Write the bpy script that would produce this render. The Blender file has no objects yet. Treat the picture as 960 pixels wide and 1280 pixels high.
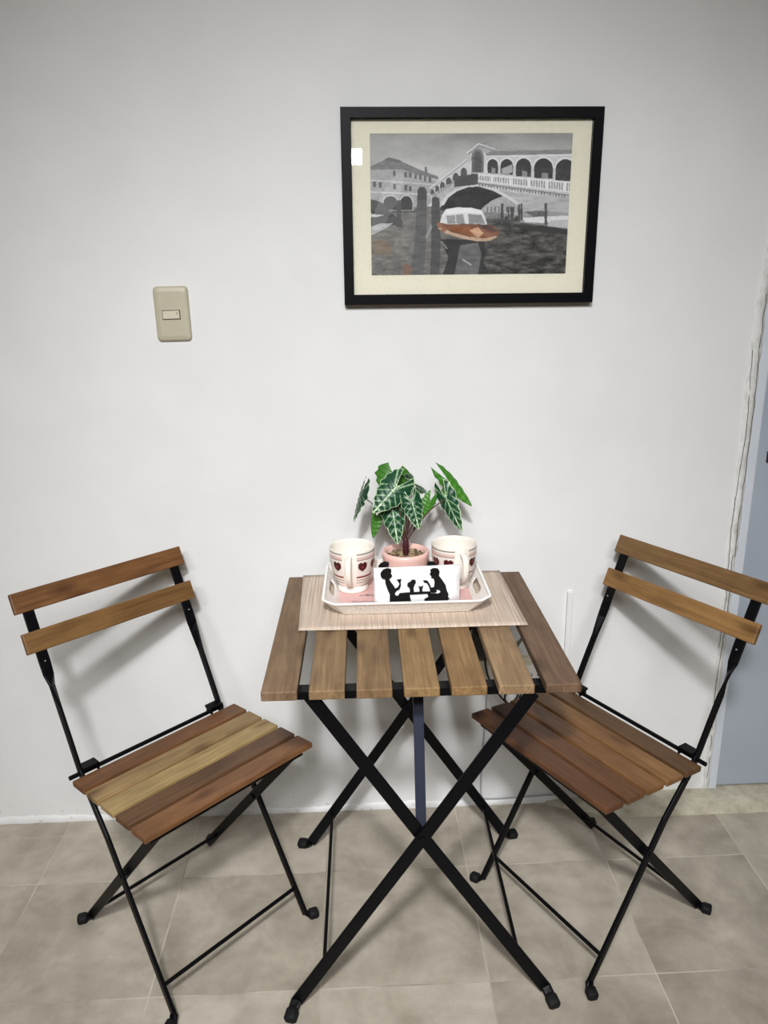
import bpy, bmesh, math, random
import numpy as np
from mathutils import Vector, Matrix
random.seed(5)
sc = bpy.context.scene
COL = sc.collection
PI = math.pi

# ------------------------------------------------------------------ helpers
def lin(c):
    r = []
    for v in c[:3]:
        v = v / 255.0
        r.append(v / 12.92 if v <= .04045 else ((v + .055) / 1.055) ** 2.4)
    return (r[0], r[1], r[2], 1.0)

class NT:
    """tiny node-tree helper"""
    def __init__(s, name):
        s.m = bpy.data.materials.new(name); s.m.use_nodes = True
        s.t = s.m.node_tree; s.b = s.t.nodes['Principled BSDF']
    def n(s, kind, **kw):
        nd = s.t.nodes.new(kind)
        for k, v in kw.items():
            if k in nd.inputs.keys(): nd.inputs[k].default_value = v
            else: setattr(nd, k, v)
        return nd
    def l(s, a, b): s.t.links.new(a, b)
    def mix(s, fac, a, b, mode='MIX'):
        nd = s.t.nodes.new('ShaderNodeMix'); nd.data_type = 'RGBA'; nd.blend_type = mode
        for sock, val in ((nd.inputs[0], fac), (nd.inputs[6], a), (nd.inputs[7], b)):
            if hasattr(val, 'is_linked'): s.l(val, sock)
            else: sock.default_value = val
        return nd.outputs[2]
    def ramp(s, src, p0, p1, c0=(0, 0, 0, 1), c1=(1, 1, 1, 1)):
        nd = s.t.nodes.new('ShaderNodeValToRGB'); e = nd.color_ramp.elements
        e[0].position = p0; e[1].position = p1; e[0].color = c0; e[1].color = c1
        s.l(src, nd.inputs[0]); return nd.outputs[0]
    def noise(s, vec, scale, detail=4, rough=.55, dist=0):
        nd = s.t.nodes.new('ShaderNodeTexNoise')
        nd.inputs['Scale'].default_value = scale; nd.inputs['Detail'].default_value = detail
        nd.inputs['Roughness'].default_value = rough; nd.inputs['Distortion'].default_value = dist
        if vec is not None: s.l(vec, nd.inputs['Vector'])
        return nd.outputs[0]
    def mapping(s, vec, sca=(1, 1, 1), loc=(0, 0, 0)):
        nd = s.t.nodes.new('ShaderNodeMapping'); nd.inputs['Scale'].default_value = sca
        nd.inputs['Location'].default_value = loc
        s.l(vec, nd.inputs['Vector']); return nd.outputs[0]
    def bump(s, h, strength=.2, dist=.001):
        nd = s.t.nodes.new('ShaderNodeBump'); nd.inputs['Strength'].default_value = strength
        nd.inputs['Distance'].default_value = dist
        s.l(h, nd.inputs['Height']); s.l(nd.outputs[0], s.b.inputs['Normal'])
    def math(s, op, a, b=None):
        nd = s.t.nodes.new('ShaderNodeMath'); nd.operation = op
        for i, v in enumerate((a, b)):
            if v is None: continue
            if hasattr(v, 'is_linked'): s.l(v, nd.inputs[i])
            else: nd.inputs[i].default_value = v
        return nd.outputs[0]

def simple(name, col, rough=.5, metal=0.0, spec=.5, noise_amt=.06, scale=30, bump=0.0):
    k = NT(name)
    tc = k.n('ShaderNodeTexCoord').outputs['Object']
    f = k.noise(tc, scale)
    c = lin(col); d = tuple(x * (1 - noise_amt * 2.5) for x in c[:3]) + (1,)
    k.l(k.ramp(f, .3, .7, d, c), k.b.inputs['Base Color'])
    k.b.inputs['Roughness'].default_value = rough
    k.b.inputs['Metallic'].default_value = metal
    k.b.inputs['Specular IOR Level'].default_value = spec
    if bump: k.bump(f, bump, .0008)
    return k.m

def painted(name, rough=.5, spec=.4, bump=0):
    """colour comes from the mesh's own colour attribute 'paint'"""
    k = NT(name)
    a = k.n('ShaderNodeAttribute', attribute_name='paint')
    k.l(a.outputs['Color'], k.b.inputs['Base Color'])
    k.b.inputs['Roughness'].default_value = rough
    k.b.inputs['Specular IOR Level'].default_value = spec
    return k

# ------------------------------------------------------------------ materials
def wood_mat(name, rough=.5):
    k = NT(name)
    g = k.n('ShaderNodeAttribute', attribute_name='grain').outputs['Vector']   # slat-local metres, grain along X
    tint = k.n('ShaderNodeAttribute', attribute_name='paint').outputs['Color']
    fine = k.noise(k.mapping(g, (5, 300, 140)), 1.0, 5, .7, .5)
    broad = k.noise(k.mapping(g, (5, 38, 30)), 1.0, 3, .55, 1.2)
    blot = k.noise(k.mapping(g, (14, 22, 22)), 1.0, 3, .5)
    c = k.mix(.75, tint, k.ramp(fine, .25, .75, (.42, .38, .33, 1), (1.22, 1.24, 1.28, 1)), 'MULTIPLY')
    c = k.mix(.6, c, k.ramp(broad, .3, .7, (.5, .45, .4, 1), (1.2, 1.22, 1.25, 1)), 'MULTIPLY')
    c = k.mix(.5, c, k.ramp(blot, .3, .62, (.68, .66, .64, 1), (1.08, 1.08, 1.08, 1)), 'MULTIPLY')
    # knots
    v = k.n('ShaderNodeTexVoronoi', voronoi_dimensions='2D')
    v.inputs['Scale'].default_value = 1.0
    k.l(k.mapping(g, (4.2, 11, 1)), v.inputs['Vector'])
    kn = k.ramp(v.outputs['Distance'], .03, .16, (.42, .36, .3, 1), (1, 1, 1, 1))
    c = k.mix(.75, c, kn, 'MULTIPLY')
    k.l(c, k.b.inputs['Base Color'])
    k.b.inputs['Roughness'].default_value = rough
    k.b.inputs['Specular IOR Level'].default_value = .35
    k.bump(fine, .25, .0006)
    return k.m

WOOD = wood_mat('stained_wood', .48)
WOOD_TOP = wood_mat('weathered_wood', .6)
BLACK = simple('black_powder_coat', (7, 7, 10), .4, 0, .14, .05, 60)
STRUT = simple('strut_blue_sheen_tint', (46, 49, 62), .25, .0, .5, .03, 60)  # blue-grey base colour stands in for bluish light reflected off the strut
RUBBER = simple('black_rubber', (11, 11, 13), .7, 0, .3, .1, 200)
STEEL = simple('bolt_steel', (150, 150, 150), .35, .8)
CREAM = simple('cream_ceramic', (233, 226, 214), .22, 0, .5, .01)
PINKPOT = simple('pink_ceramic', (232, 190, 180), .4, 0, .5, .02)
PLWHITE = simple('white_plastic', (235, 232, 226), .45, 0, .5, .01)
PLBEIGE = simple('aged_beige_plastic', (188, 181, 158), .42, 0, .5, .03, 40)
PLBEIGE2 = simple('beige_rocker_plastic', (208, 199, 178), .4, 0, .5, .02)
GAPDARK = simple('dark_gap', (70, 66, 55), .8)
ACRYL = simple('black_acrylic', (8, 8, 10), .3, 0, .5, .02)
STEM = simple('dark_red_stem', (72, 20, 28), .5, 0, .5, .2, 120)
PETI = simple('brown_petiole', (88, 60, 52), .5, 0, .5, .2, 120)
CABLE = simple('dark_cable', (38, 38, 40), .45)
CABLEG = simple('grey_green_cable', (120, 122, 108), .5)
FRAMEB = simple('black_frame_paint', (7, 8, 12), .42, 0, .1, .04, 20)

def paper_mat():
    k = NT('napkin_paper')
    tc = k.n('ShaderNodeTexCoord').outputs['Object']
    f = k.noise(k.mapping(tc, (8, 8, 20)), 1.0, 2)
    k.l(k.ramp(f, .35, .65, lin((236, 236, 238)), lin((252, 252, 252))), k.b.inputs['Base Color'])
    k.b.inputs['Roughness'].default_value = .7
    k.bump(f, .3, .004)
    return k.m
PAPER = paper_mat()

def cream_mount():
    k = NT('cream_mount_board')
    tc = k.n('ShaderNodeTexCoord').outputs['Object']
    f = k.noise(tc, 300, 2)
    k.l(k.ramp(f, .3, .7, lin((226, 221, 200)), lin((233, 229, 210))), k.b.inputs['Base Color'])
    k.b.inputs['Roughness'].default_value = .9
    return k.m
MOUNT = cream_mount()

def glass_mat():
    k = NT('picture_glass')
    for nd in list(k.t.nodes):
        if nd.type != 'OUTPUT_MATERIAL': k.t.nodes.remove(nd)
    out = k.t.nodes[0]
    tr = k.n('ShaderNodeBsdfTransparent'); gl = k.n('ShaderNodeBsdfGlossy'); gl.inputs['Roughness'].default_value = .015
    fr = k.n('ShaderNodeFresnel'); fr.inputs['IOR'].default_value = 1.5
    tc = k.n('ShaderNodeTexCoord').outputs['Object']
    dust = k.noise(tc, 40, 4)
    mx = k.n('ShaderNodeMixShader')
    f = k.math('ADD', fr.outputs[0], k.math('MULTIPLY', dust, .01))
    k.l(f, mx.inputs[0]); k.l(tr.outputs[0], mx.inputs[1]); k.l(gl.outputs[0], mx.inputs[2])
    k.l(mx.outputs[0], out.inputs['Surface'])
    return k.m
GLASS = glass_mat()

def wall_mat():
    k = NT('white_painted_plaster')
    tc = k.n('ShaderNodeTexCoord').outputs['Object']
    big = k.noise(tc, 1.6, 3); mid = k.noise(tc, 9, 4); fine = k.noise(tc, 140, 4)
    c = k.ramp(big, .3, .7, lin((219, 219, 219)), lin((228, 228, 227)))
    c = k.mix(.35, c, k.ramp(mid, .35, .65, (.95, .95, .95, 1), (1.02, 1.02, 1.02, 1)), 'MULTIPLY')
    # worn paint just above the floor
    sep = k.n('ShaderNodeSeparateXYZ'); k.l(tc, sep.inputs[0])
    low = k.ramp(sep.outputs[2], .0, .07, (1, 1, 1, 1), (0, 0, 0, 1))
    spots = k.ramp(k.noise(tc, 75, 3), .62, .68)
    fac = k.math('MULTIPLY', low, spots)
    c = k.mix(k.math('MULTIPLY', fac, .6), c, lin((150, 148, 140)))
    k.l(c, k.b.inputs['Base Color'])
    k.b.inputs['Roughness'].default_value = .55
    k.b.inputs['Specular IOR Level'].default_value = .25
    h = k.math('ADD', k.math('MULTIPLY', fine, .15), k.math('MULTIPLY', mid, 1.0))
    k.bump(h, .25, .004)
    return k.m
WALL = wall_mat()

def plaster_mat():
    k = NT('rough_filler_plaster')
    tc = k.n('ShaderNodeTexCoord').outputs['Object']
    f = k.noise(tc, 60, 5, .6); g = k.noise(k.mapping(tc, (60, 60, 9)), 1.0, 4, .6)
    c = k.ramp(f, .3, .65, lin((204, 204, 200)), lin((226, 226, 224)))
    c = k.mix(.4, c, k.ramp(g, .33, .44, (.72, .7, .64, 1), (1, 1, 1, 1)), 'MULTIPLY')
    k.l(c, k.b.inputs['Base Color']); k.b.inputs['Roughness'].default_value = .8
    k.bump(f, .6, .004)
    return k.m
PLASTER = plaster_mat()

def ledge_mat():
    k = NT('cement_threshold')
    tc = k.n('ShaderNodeTexCoord').outputs['Object']
    f = k.noise(tc, 22, 6, .65)
    k.l(k.ramp(f, .3, .7, lin((150, 143, 124)), lin((196, 190, 172))), k.b.inputs['Base Color'])
    k.b.inputs['Roughness'].default_value = .75
    k.bump(f, .5, .004)
    return k.m
LEDGE = ledge_mat()

TX, TY, T0, Y0 = .3435, .3223, -.7592, -.2271
def floor_mat():
    k = NT('beige_stone_tiles')
    geo = k.n('ShaderNodeTexCoord').outputs['Object']
    sep = k.n('ShaderNodeSeparateXYZ'); k.l(geo, sep.inputs[0])
    def cell(s, off, size):
        a = k.math('DIVIDE', k.math('SUBTRACT', s, off), size)
        fl = k.math('FLOOR', a); fr = k.math('SUBTRACT', a, fl)
        d = k.math('MULTIPLY', k.math('MINIMUM', fr, k.math('SUBTRACT', 1.0, fr)), size)
        return fl, d
    wob = k.math('MULTIPLY', k.math('SUBTRACT', k.noise(geo, 5, 2), .5), .004)
    fx, dx = cell(k.math('ADD', sep.outputs[0], wob), T0, TX); fy, dy = cell(k.math('ADD', sep.outputs[1], wob), Y0, TY)
    # the narrow cut row along the wall
    dcut = k.math('ABSOLUTE', k.math('SUBTRACT', sep.outputs[1], -.062))
    d = k.math('MINIMUM', dx, dy)
    comb = k.n('ShaderNodeCombineXYZ'); k.l(fx, comb.inputs[0]); k.l(fy, comb.inputs[1])
    wn = k.n('ShaderNodeTexWhiteNoise', noise_dimensions='3D'); k.l(comb.outputs[0], wn.inputs['Vector'])
    shift = k.n('ShaderNodeVectorMath', operation='MULTIPLY_ADD')
    k.l(wn.outputs['Color'], shift.inputs[0]); shift.inputs[1].default_value = (7, 7, 7); k.l(geo, shift.inputs[2])
    n1 = k.noise(shift.outputs[0], 7, 6, .62, .3); n2 = k.noise(shift.outputs[0], 28, 5, .6)
    c = k.ramp(n1, .28, .72, lin((146, 138, 124)), lin((188, 180, 167)))
    c = k.mix(.5, c, k.ramp(n2, .3, .7, (.84, .83, .81, 1), (1.08, 1.08, 1.07, 1)), 'MULTIPLY')
    spk = k.ramp(k.noise(geo, 95, 3), .68, .74)
    c = k.mix(k.math('MULTIPLY', spk, .35), c, lin((205, 198, 186)))
    c = k.mix(.22, c, wn.outputs['Value'], 'SOFT_LIGHT')
    patchy = k.ramp(k.noise(geo, 6, 3), .35, .6)
    g1 = k.math('LESS_THAN', d, .0015)
    gcol = k.mix(patchy, lin((142, 134, 120)), lin((186, 178, 164)))
    c = k.mix(g1, c, gcol)
    g2 = k.math('MULTIPLY', k.math('LESS_THAN', dcut, .0014), .35)
    c = k.mix(g2, c, lin((185, 178, 162)))
    # wear close to the wall
    edge = k.ramp(sep.outputs[1], -.07, 0.0)
    streak = k.ramp(k.noise(k.mapping(geo, (6, 40, 1)), 1.0, 4), .5, .66)
    c = k.mix(k.math('MULTIPLY', k.math('MULTIPLY', edge, streak), .5), c, lin((200, 192, 178)))
    k.l(c, k.b.inputs['Base Color'])
    k.b.inputs['Roughness'].default_value = .5
    k.b.inputs['Specular IOR Level'].default_value = .35
    k.l(k.ramp(n2, .2, .8, (.42, .42, .42, 1), (.6, .6, .6, 1)), k.b.inputs['Roughness'])
    h = k.math('SUBTRACT', k.math('MULTIPLY', n2, .15), k.math('MULTIPLY', g1, .6))
    k.bump(h, .25, .002)
    return k.m
FLOOR = floor_mat()

def door_mat():
    k = NT('pale_blue_grey_metal_door')
    tc = k.n('ShaderNodeTexCoord').outputs['Object']
    f = k.noise(k.mapping(tc, (3, 3, 2)), 1.0, 3)
    k.l(k.ramp(f, .3, .7, lin((154, 162, 174)), lin((166, 174, 184))), k.b.inputs['Base Color'])
    k.b.inputs['Roughness'].default_value = .4
    return k.m
DOOR = door_mat()
DOORFR = simple('bluish_white_door_frame', (204, 210, 218), .5, 0, .4, .03, 12, .1)

def weave_mat():
    k = NT('woven_beige_vinyl')
    tc = k.n('ShaderNodeTexCoord').outputs['Object']
    wx = k.n('ShaderNodeTexWave', bands_direction='X'); wx.inputs['Scale'].default_value = 105; wx.inputs['Distortion'].default_value = .6
    wy = k.n('ShaderNodeTexWave', bands_direction='Y'); wy.inputs['Scale'].default_value = 135; wy.inputs['Distortion'].default_value = .6
    k.l(tc, wx.inputs[0]); k.l(tc, wy.inputs[0])
    sx = k.noise(k.mapping(tc, (260, 5, 1)), 1.0, 3); sy = k.noise(k.mapping(tc, (5, 230, 1)), 1.0, 3)
    c = k.ramp(sx, .3, .7, lin((170, 150, 134)), lin((214, 198, 182)))
    c = k.mix(.6, c, k.ramp(sy, .3, .7, (.84, .82, .8, 1), (1.08, 1.08, 1.07, 1)), 'MULTIPLY')
    h = k.math('ADD', wx.outputs['Fac'], wy.outputs['Fac'])
    c = k.mix(.4, c, k.ramp(h, .3, 1.6, (.7, .68, .66, 1), (1.1, 1.1, 1.1, 1)), 'MULTIPLY')
    k.l(c, k.b.inputs['Base Color']); k.b.inputs['Roughness'].default_value = .65
    k.bump(h, .4, .0006)
    return k.m
WEAVE = weave_mat()

def tray_mat():
    k = NT('white_embossed_tray')
    tc = k.n('ShaderNodeTexCoord').outputs['Object']
    v = k.n('ShaderNodeTexVoronoi'); v.inputs['Scale'].default_value = 190
    k.l(tc, v.inputs['Vector'])
    dots = k.ramp(v.outputs['Distance'], .2, .42, lin((214, 207, 198)), lin((240, 236, 230)))
    k.l(dots, k.b.inputs['Base Color'])
    k.b.inputs['Roughness'].default_value = .4
    k.bump(v.outputs['Distance'], .4, .001)
    return k.m
TRAY = tray_mat()
TRAYRIM = simple('white_tray_rim', (246, 244, 240), .35, 0, .5, .01)
LINER = simple('pink_tray_liner', (222, 180, 176), .5, 0, .4, .05, 25)
INK = simple('grey_ink', (105, 92, 96), .6)

def pebble_mat():
    k = NT('pebbles')
    oi = k.n('ShaderNodeAttribute', attribute_name='paint').outputs['Color']
    tc = k.n('ShaderNodeTexCoord').outputs['Object']
    c = k.mix(.5, oi, k.ramp(k.noise(tc, 220, 4), .3, .7, (.6, .58, .5, 1), (1.2, 1.2, 1.15, 1)), 'MULTIPLY')
    k.l(c, k.b.inputs['Base Color']); k.b.inputs['Roughness'].default_value = .6
    return k.m
PEBBLE = pebble_mat()
LEAF = painted('painted_leaf', .42, .45).m
MUGM = painted('decorated_ceramic', .2, .5).m
PRINT = painted('photo_print', .55, .3).m

# ------------------------------------------------------------------ mesh building
def link(name, me, mats, parent=None, smooth=False):
    o = bpy.data.objects.new(name, me); COL.objects.link(o)
    if not isinstance(mats, (list, tuple)): mats = [mats]
    for m in mats: me.materials.append(m)
    if parent: o.parent = parent
    if smooth:
        me.polygons.foreach_set('use_smooth', [True] * len(me.polygons))
    return o

def from_bm(name, bm, mats, parent=None, smooth=False, recalc=True):
    if recalc: bmesh.ops.recalc_face_normals(bm, faces=bm.faces)
    me = bpy.data.meshes.new(name); bm.to_mesh(me); bm.free()
    return link(name, me, mats, parent, smooth)

def empty(name, loc, rotz, label, cat, group=None):
    o = bpy.data.objects.new(name, None); COL.objects.link(o)
    o.location = loc; o.rotation_euler = (0, 0, rotz); o.empty_display_size = .05
    return tag(o, label, cat, group)

def tag(o, label, cat, group=None):
    o['label'] = label; o['category'] = cat
    if group: o['group'] = group
    return o

def struct(o):
    o['kind'] = 'structure'; return o

def add_box(bm, c, s, bev=0.0, seg=2, mat=0, rot=None):
    r = bmesh.ops.create_cube(bm, size=1.0)
    vs = r['verts']
    for v in vs: v.co = Vector((v.co.x * s[0], v.co.y * s[1], v.co.z * s[2]))
    if bev:
        es = list({e for v in vs for e in v.link_edges})
        rr = bmesh.ops.bevel(bm, geom=es, offset=bev, segments=seg, profile=.5, affect='EDGES')
        vs = list({v for f in rr['faces'] for v in f.verts} | {v for v in vs if v.is_valid})
    fs = {f for v in vs for f in v.link_faces}
    for v in vs:
        if rot is not None: v.co = rot @ v.co
        v.co += Vector(c)
    for f in fs: f.material_index = mat
    return vs

def sweep(bm, pts, prof, wdirs, cap=True, mat=0):
    """sweep a closed 2-D profile [(a,b)] along pts; a runs along wdir, b along tangent x wdir"""
    pts = [Vector(p) for p in pts]; n = len(pts); rings = []
    for i, p in enumerate(pts):
        t = (pts[min(i + 1, n - 1)] - pts[max(i - 1, 0)]).normalized()
        w = Vector(wdirs[i]); w = (w - t * w.dot(t)).normalized(); b = t.cross(w)
        pr = prof[i] if isinstance(prof[0], list) else prof
        rings.append([bm.verts.new(p + w * a + b * c) for a, c in pr])
    m = len(rings[0])
    for i in range(n - 1):
        for j in range(m):
            f = bm.faces.new((rings[i][j], rings[i][(j + 1) % m], rings[i + 1][(j + 1) % m], rings[i + 1][j])); f.material_index = mat
    if cap:
        bm.faces.new(rings[0][::-1]).material_index = mat; bm.faces.new(rings[-1]).material_index = mat

def rect(w, t, r=None):
    """rounded rectangle profile, width w, thickness t"""
    r = min(w, t) * .3 if r is None else r
    out = []
    for cx, cy, a0 in ((1, 1, 0), (-1, 1, 90), (-1, -1, 180), (1, -1, 270)):
        for k in range(3):
            a = math.radians(a0 + 45 * k)
            out.append((cx * (w / 2 - r) + r * math.cos(a), cy * (t / 2 - r) + r * math.sin(a)))
    return out
def circ(r, n=12): return [(r * math.cos(2 * PI * i / n), r * math.sin(2 * PI * i / n)) for i in range(n)]

def bar(bm, pts, w, t, wd, mat=0):
    wds = wd if isinstance(wd, list) else [wd] * len(pts)
    sweep(bm, pts, rect(w, t), wds, mat=mat)
def rod(bm, pts, r, n=12, mat=0):
    pts = [Vector(p) for p in pts]
    d = (pts[-1] - pts[0]).normalized()
    up = Vector((0, 0, 1)) if abs(d.z) < .9 else Vector((1, 0, 0))
    sweep(bm, pts, circ(r, n), [up] * len(pts), mat=mat)

def tube(bm, pts, radii, n=10, mat=0):
    """tube with parallel-transport frames for curly paths"""
    pts = [Vector(p) for p in pts]; N = len(pts)
    if not isinstance(radii, (list, tuple)): radii = [radii] * N
    t0 = (pts[1] - pts[0]).normalized()
    w = t0.orthogonal().normalized(); rings = []
    for i, p in enumerate(pts):
        t = (pts[min(i + 1, N - 1)] - pts[max(i - 1, 0)]).normalized()
        w = (w - t * w.dot(t)).normalized(); b = t.cross(w)
        rings.append([bm.verts.new(p + (w * math.cos(2 * PI * k / n) + b * math.sin(2 * PI * k / n)) * radii[i]) for k in range(n)])
    for i in range(N - 1):
        for j in range(n):
            f = bm.faces.new((rings[i][j], rings[i][(j + 1) % n], rings[i + 1][(j + 1) % n], rings[i + 1][j])); f.material_index = mat
    bm.faces.new(rings[0][::-1]); bm.faces.new(rings[-1])

def smooth_path(pts, n=6):
    P = [Vector(p) for p in pts]; out = []
    for i in range(len(P) - 1):
        p0 = P[max(i - 1, 0)]; p1 = P[i]; p2 = P[i + 1]; p3 = P[min(i + 2, len(P) - 1)]
        for k in range(n):
            t = k / n
            out.append(.5 * ((2 * p1) + (p2 - p0) * t + (2 * p0 - 5 * p1 + 4 * p2 - p3) * t * t + (3 * p1 - p0 - 3 * p2 + p3) * t ** 3))
    out.append(P[-1]); return out

def lathe(bm, prof, n=48, mat=0, center=(0, 0, 0)):
    rings = []
    for r, z in prof:
        if r < 1e-6: rings.append([bm.verts.new((center[0], center[1], center[2] + z))])
        else: rings.append([bm.verts.new((center[0] + r * math.cos(2 * PI * k / n), center[1] + r * math.sin(2 * PI * k / n), center[2] + z)) for k in range(n)])
    for a, b in zip(rings, rings[1:]):
        for k in range(n):
            q = (k + 1) % n
            if len(a) == 1 and len(b) == 1: continue
            if len(a) == 1: f = bm.faces.new((a[0], b[q], b[k]))
            elif len(b) == 1: f = bm.faces.new((a[k], a[q], b[0]))
            else: f = bm.faces.new((a[k], a[q], b[q], b[k]))
            f.material_index = mat
    return rings

def slats(name, items, mat, parent):
    """items: dict(frame=Matrix (X along grain, Y width, Z up), size=(l,w,t), col, jitter); one mesh, grain coords + tint per slat"""
    bm = bmesh.new()
    lg = bm.verts.layers.float_vector.new('grain'); lc = bm.verts.layers.float_color.new('paint')
    for k, it in enumerate(items):
        L, W, Tt = it['size']; b = .0022; vs0 = set(bm.verts)
        nx, ny = 14, 3
        r = bmesh.ops.create_cube(bm, size=1.0)
        for v in r['verts']: v.co = Vector((v.co.x * L, v.co.y * W, v.co.z * Tt))
        es = list({e for v in r['verts'] for e in v.link_edges})
        bmesh.ops.bevel(bm, geom=es, offset=b, segments=2, profile=.5, affect='EDGES')
        new = [v for v in bm.verts if v not in vs0]
        off = Vector((it.get('off', k * 3.7), k * 1.31, k * .7)); c = lin(it['col'])
        for v in new:
            v[lg] = v.co + off; v[lc] = c
            v.co = it['frame'] @ v.co
    return from_bm(name, bm, mat, parent)

def frame(o, x, y, z):
    m = Matrix.Identity(4)
    for i, a in enumerate((x, y, z)):
        a = Vector(a).normalized()
        for j in range(3): m[j][i] = a[j]
    for j in range(3): m[j][3] = o[j]
    return m

# ------------------------------------------------------------------ the room
DIM = simple('warm_beige_wall_paint', (160, 148, 118), .8, 0, .2, .02, 3)
XC = .962      # where the white wall stops
def box_obj(name, lo, hi, m, bev=0):
    bm = bmesh.new()
    c = [(a + b) / 2 for a, b in zip(lo, hi)]; s = [b - a for a, b in zip(lo, hi)]
    add_box(bm, c, s, bev)
    return from_bm(name, bm, m)
struct(box_obj('floor', (-1.7, -4.2, -.1), (2.2, .3, 0), FLOOR))
struct(box_obj('wall_back', (-1.7, 0, 0), (XC, .12, 2.6), WALL))
struct(box_obj('wall_left', (-1.8, -4.2, 0), (-1.7, .12, 2.6), DIM))
struct(box_obj('wall_right', (2.2, -4.2, 0), (2.3, .12, 2.6), DIM))
struct(box_obj('wall_front', (-1.8, -4.3, 0), (2.3, -4.2, 2.6), DIM))
struct(box_obj('ceiling', (-1.8, -4.3, 2.6), (2.3, .3, 2.7), DIM))
struct(box_obj('wall_over_door', (XC, 0, 2.06), (2.2, .12, 2.6), WALL))
struct(box_obj('wall_beside_door', (1.86, 0, 0), (2.2, .12, 2.06), WALL))

# door leaf with latch, frame strip
d = box_obj('door_1', (.9935, .006, .026), (1.82, .046, 2.03), DOOR, .003); struct(d)
bm = bmesh.new(); add_box(bm, (1.021, .003, .951), (.006, .008, .026), .001)
from_bm('latch', bm, CABLE, d)
bm = bmesh.new()
add_box(bm, (.978, .026, 1.03), (.028, .056, 2.06), .002)
add_box(bm, (1.842, .026, 1.03), (.036, .056, 2.06), .002)
add_box(bm, (1.41, .026, 2.045), (.9, .056, .03), .002)
struct(from_bm('trim_1', bm, DOORFR))
# dark recess behind the door gap
struct(box_obj('trim_2', (.96, .06, 0), (1.9, .12, 2.06), GAPDARK))

# ragged filler bead running up the end of the wall
bm = bmesh.new(); rr = random.Random(3)
N = 90; ringp = []
for i in range(N + 1):
    z = .024 + 2.03 * i / N
    wdt = .006 + .011 * math.exp(-((z - .95) / .3) ** 2) + .004 * rr.random()
    dep = .004 + .0025 * rr.random()
    x0 = XC - wdt + .003 * math.sin(z * 9) - .003 * rr.random()
    xm = x0 + wdt * (.4 + .2 * rr.random()); x1 = XC + .006 + .0035 * rr.random()
    ringp.append([bm.verts.new((x0, .001, z)), bm.verts.new((x0 + .002, -dep * .8, z)), bm.verts.new((xm, -dep * (.5 + .9 * rr.random()), z)), bm.verts.new((x1 - .002, -dep, z)), bm.verts.new((x1, .004, z))])
for a, b in zip(ringp, ringp[1:]):
    for j in range(4): bm.faces.new((a[j], a[j + 1], b[j + 1], b[j]))
struct(from_bm('trim_3', bm, PLASTER, None, True))
# fine cracks in the filler
bm = bmesh.new()
for x0, za, zb, amp in ((XC - .012, .45, 1.22, .004), (XC - .003, .06, .72, .003), (XC + .002, .7, 1.34, .002)):
    pts = []; x = x0; z = za
    while z < zb:
        pts.append((x, -.0065, z)); z += .018; x = x0 + amp * math.sin(z * 14) + rr.uniform(-.0012, .0012)
    tube(bm, pts, .0007, 5)
struct(from_bm('trim_4', bm, GAPDARK))

# low cement threshold that starts under the right chair and runs on under the door
bm = bmesh.new(); N = 60; ringp = []
for i in range(N + 1):
    x = .52 + 1.66 * i / N
    k = min(1, (x - .52) / .2)
    yf = -.012 - .066 * k ** .8 + rr.uniform(-.0015, .0015); h = .006 + .015 * k
    ringp.append([bm.verts.new((x, .0, h + .003)), bm.verts.new((x, yf * .35, h + rr.uniform(-.001, .001))), bm.verts.new((x, yf * .9, h * .8)), bm.verts.new((x, yf, .0))])
for a, b in zip(ringp, ringp[1:]):
    for j in range(3): bm.faces.new((a[j], b[j], b[j + 1], a[j + 1]))
bm.faces.new(ringp[0]); bm.faces.new(ringp[-1][::-1])
struct(from_bm('trim_5', bm, LEDGE, None, True))
struct(box_obj('trim_6', (XC, 0, -.01), (2.2, .12, .022), LEDGE))
# uneven paint roll along the foot of the wall
bm = bmesh.new(); ringp = []; N = 150
for i in range(N + 1):
    x = -1.69 + 2.3 * i / N
    h = .014 + .006 * rr.random() + .004 * math.sin(x * 13); dp = .003 + .0018 * rr.random()
    ringp.append([bm.verts.new((x, .001, h)), bm.verts.new((x, -dp, h * .75)), bm.verts.new((x, -dp * 1.3, h * .3)), bm.verts.new((x, -dp * 1.2, 0))])
for a, b in zip(ringp, ringp[1:]):
    for j in range(3): bm.faces.new((a[j], b[j], b[j + 1], a[j + 1]))
struct(from_bm('baseboard_back', bm, WALL, None, True))

# ------------------------------------------------------------------ picture on the wall
FX0, FX1, FZ0, FZ1 = .0124, .5624, 1.3198, 1.7122
FW, FH = FX1 - FX0, FZ1 - FZ0
pic = empty('framed_picture', ((FX0 + FX1) / 2, -.002, (FZ0 + FZ1) / 2), 0,
            'black framed photograph of a stone arched bridge and wooden motorboat hanging on white wall', 'picture')
pic.rotation_euler = (0, math.radians(.3), 0)
fw, fd = .0212, .022
bm = bmesh.new()
def mitred(bm, W, H, w, d, y0):
    o = [(-W / 2, -H / 2), (W / 2, -H / 2), (W / 2, H / 2), (-W / 2, H / 2)]
    i = [(-W / 2 + w, -H / 2 + w), (W / 2 - w, -H / 2 + w), (W / 2 - w, H / 2 - w), (-W / 2 + w, H / 2 - w)]
    b = .0012
    loops = []
    for s, y in ((0, y0), (0, y0 - d + b), (b, y0 - d), ):
        loops.append([bm.verts.new((x + (s if x < 0 else -s), y, z + (s if z < 0 else -s))) for x, z in o])
    for s, y in ((b, y0 - d), (0, y0 - d + b), (0, y0 - .008)):
        loops.append([bm.verts.new((x - (s if x < 0 else -s), y, z - (s if z < 0 else -s))) for x, z in i])
    for a, c in zip(loops, loops[1:]):
        for k in range(4): bm.faces.new((a[k], a[(k + 1) % 4], c[(k + 1) % 4], c[k]))
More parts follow.
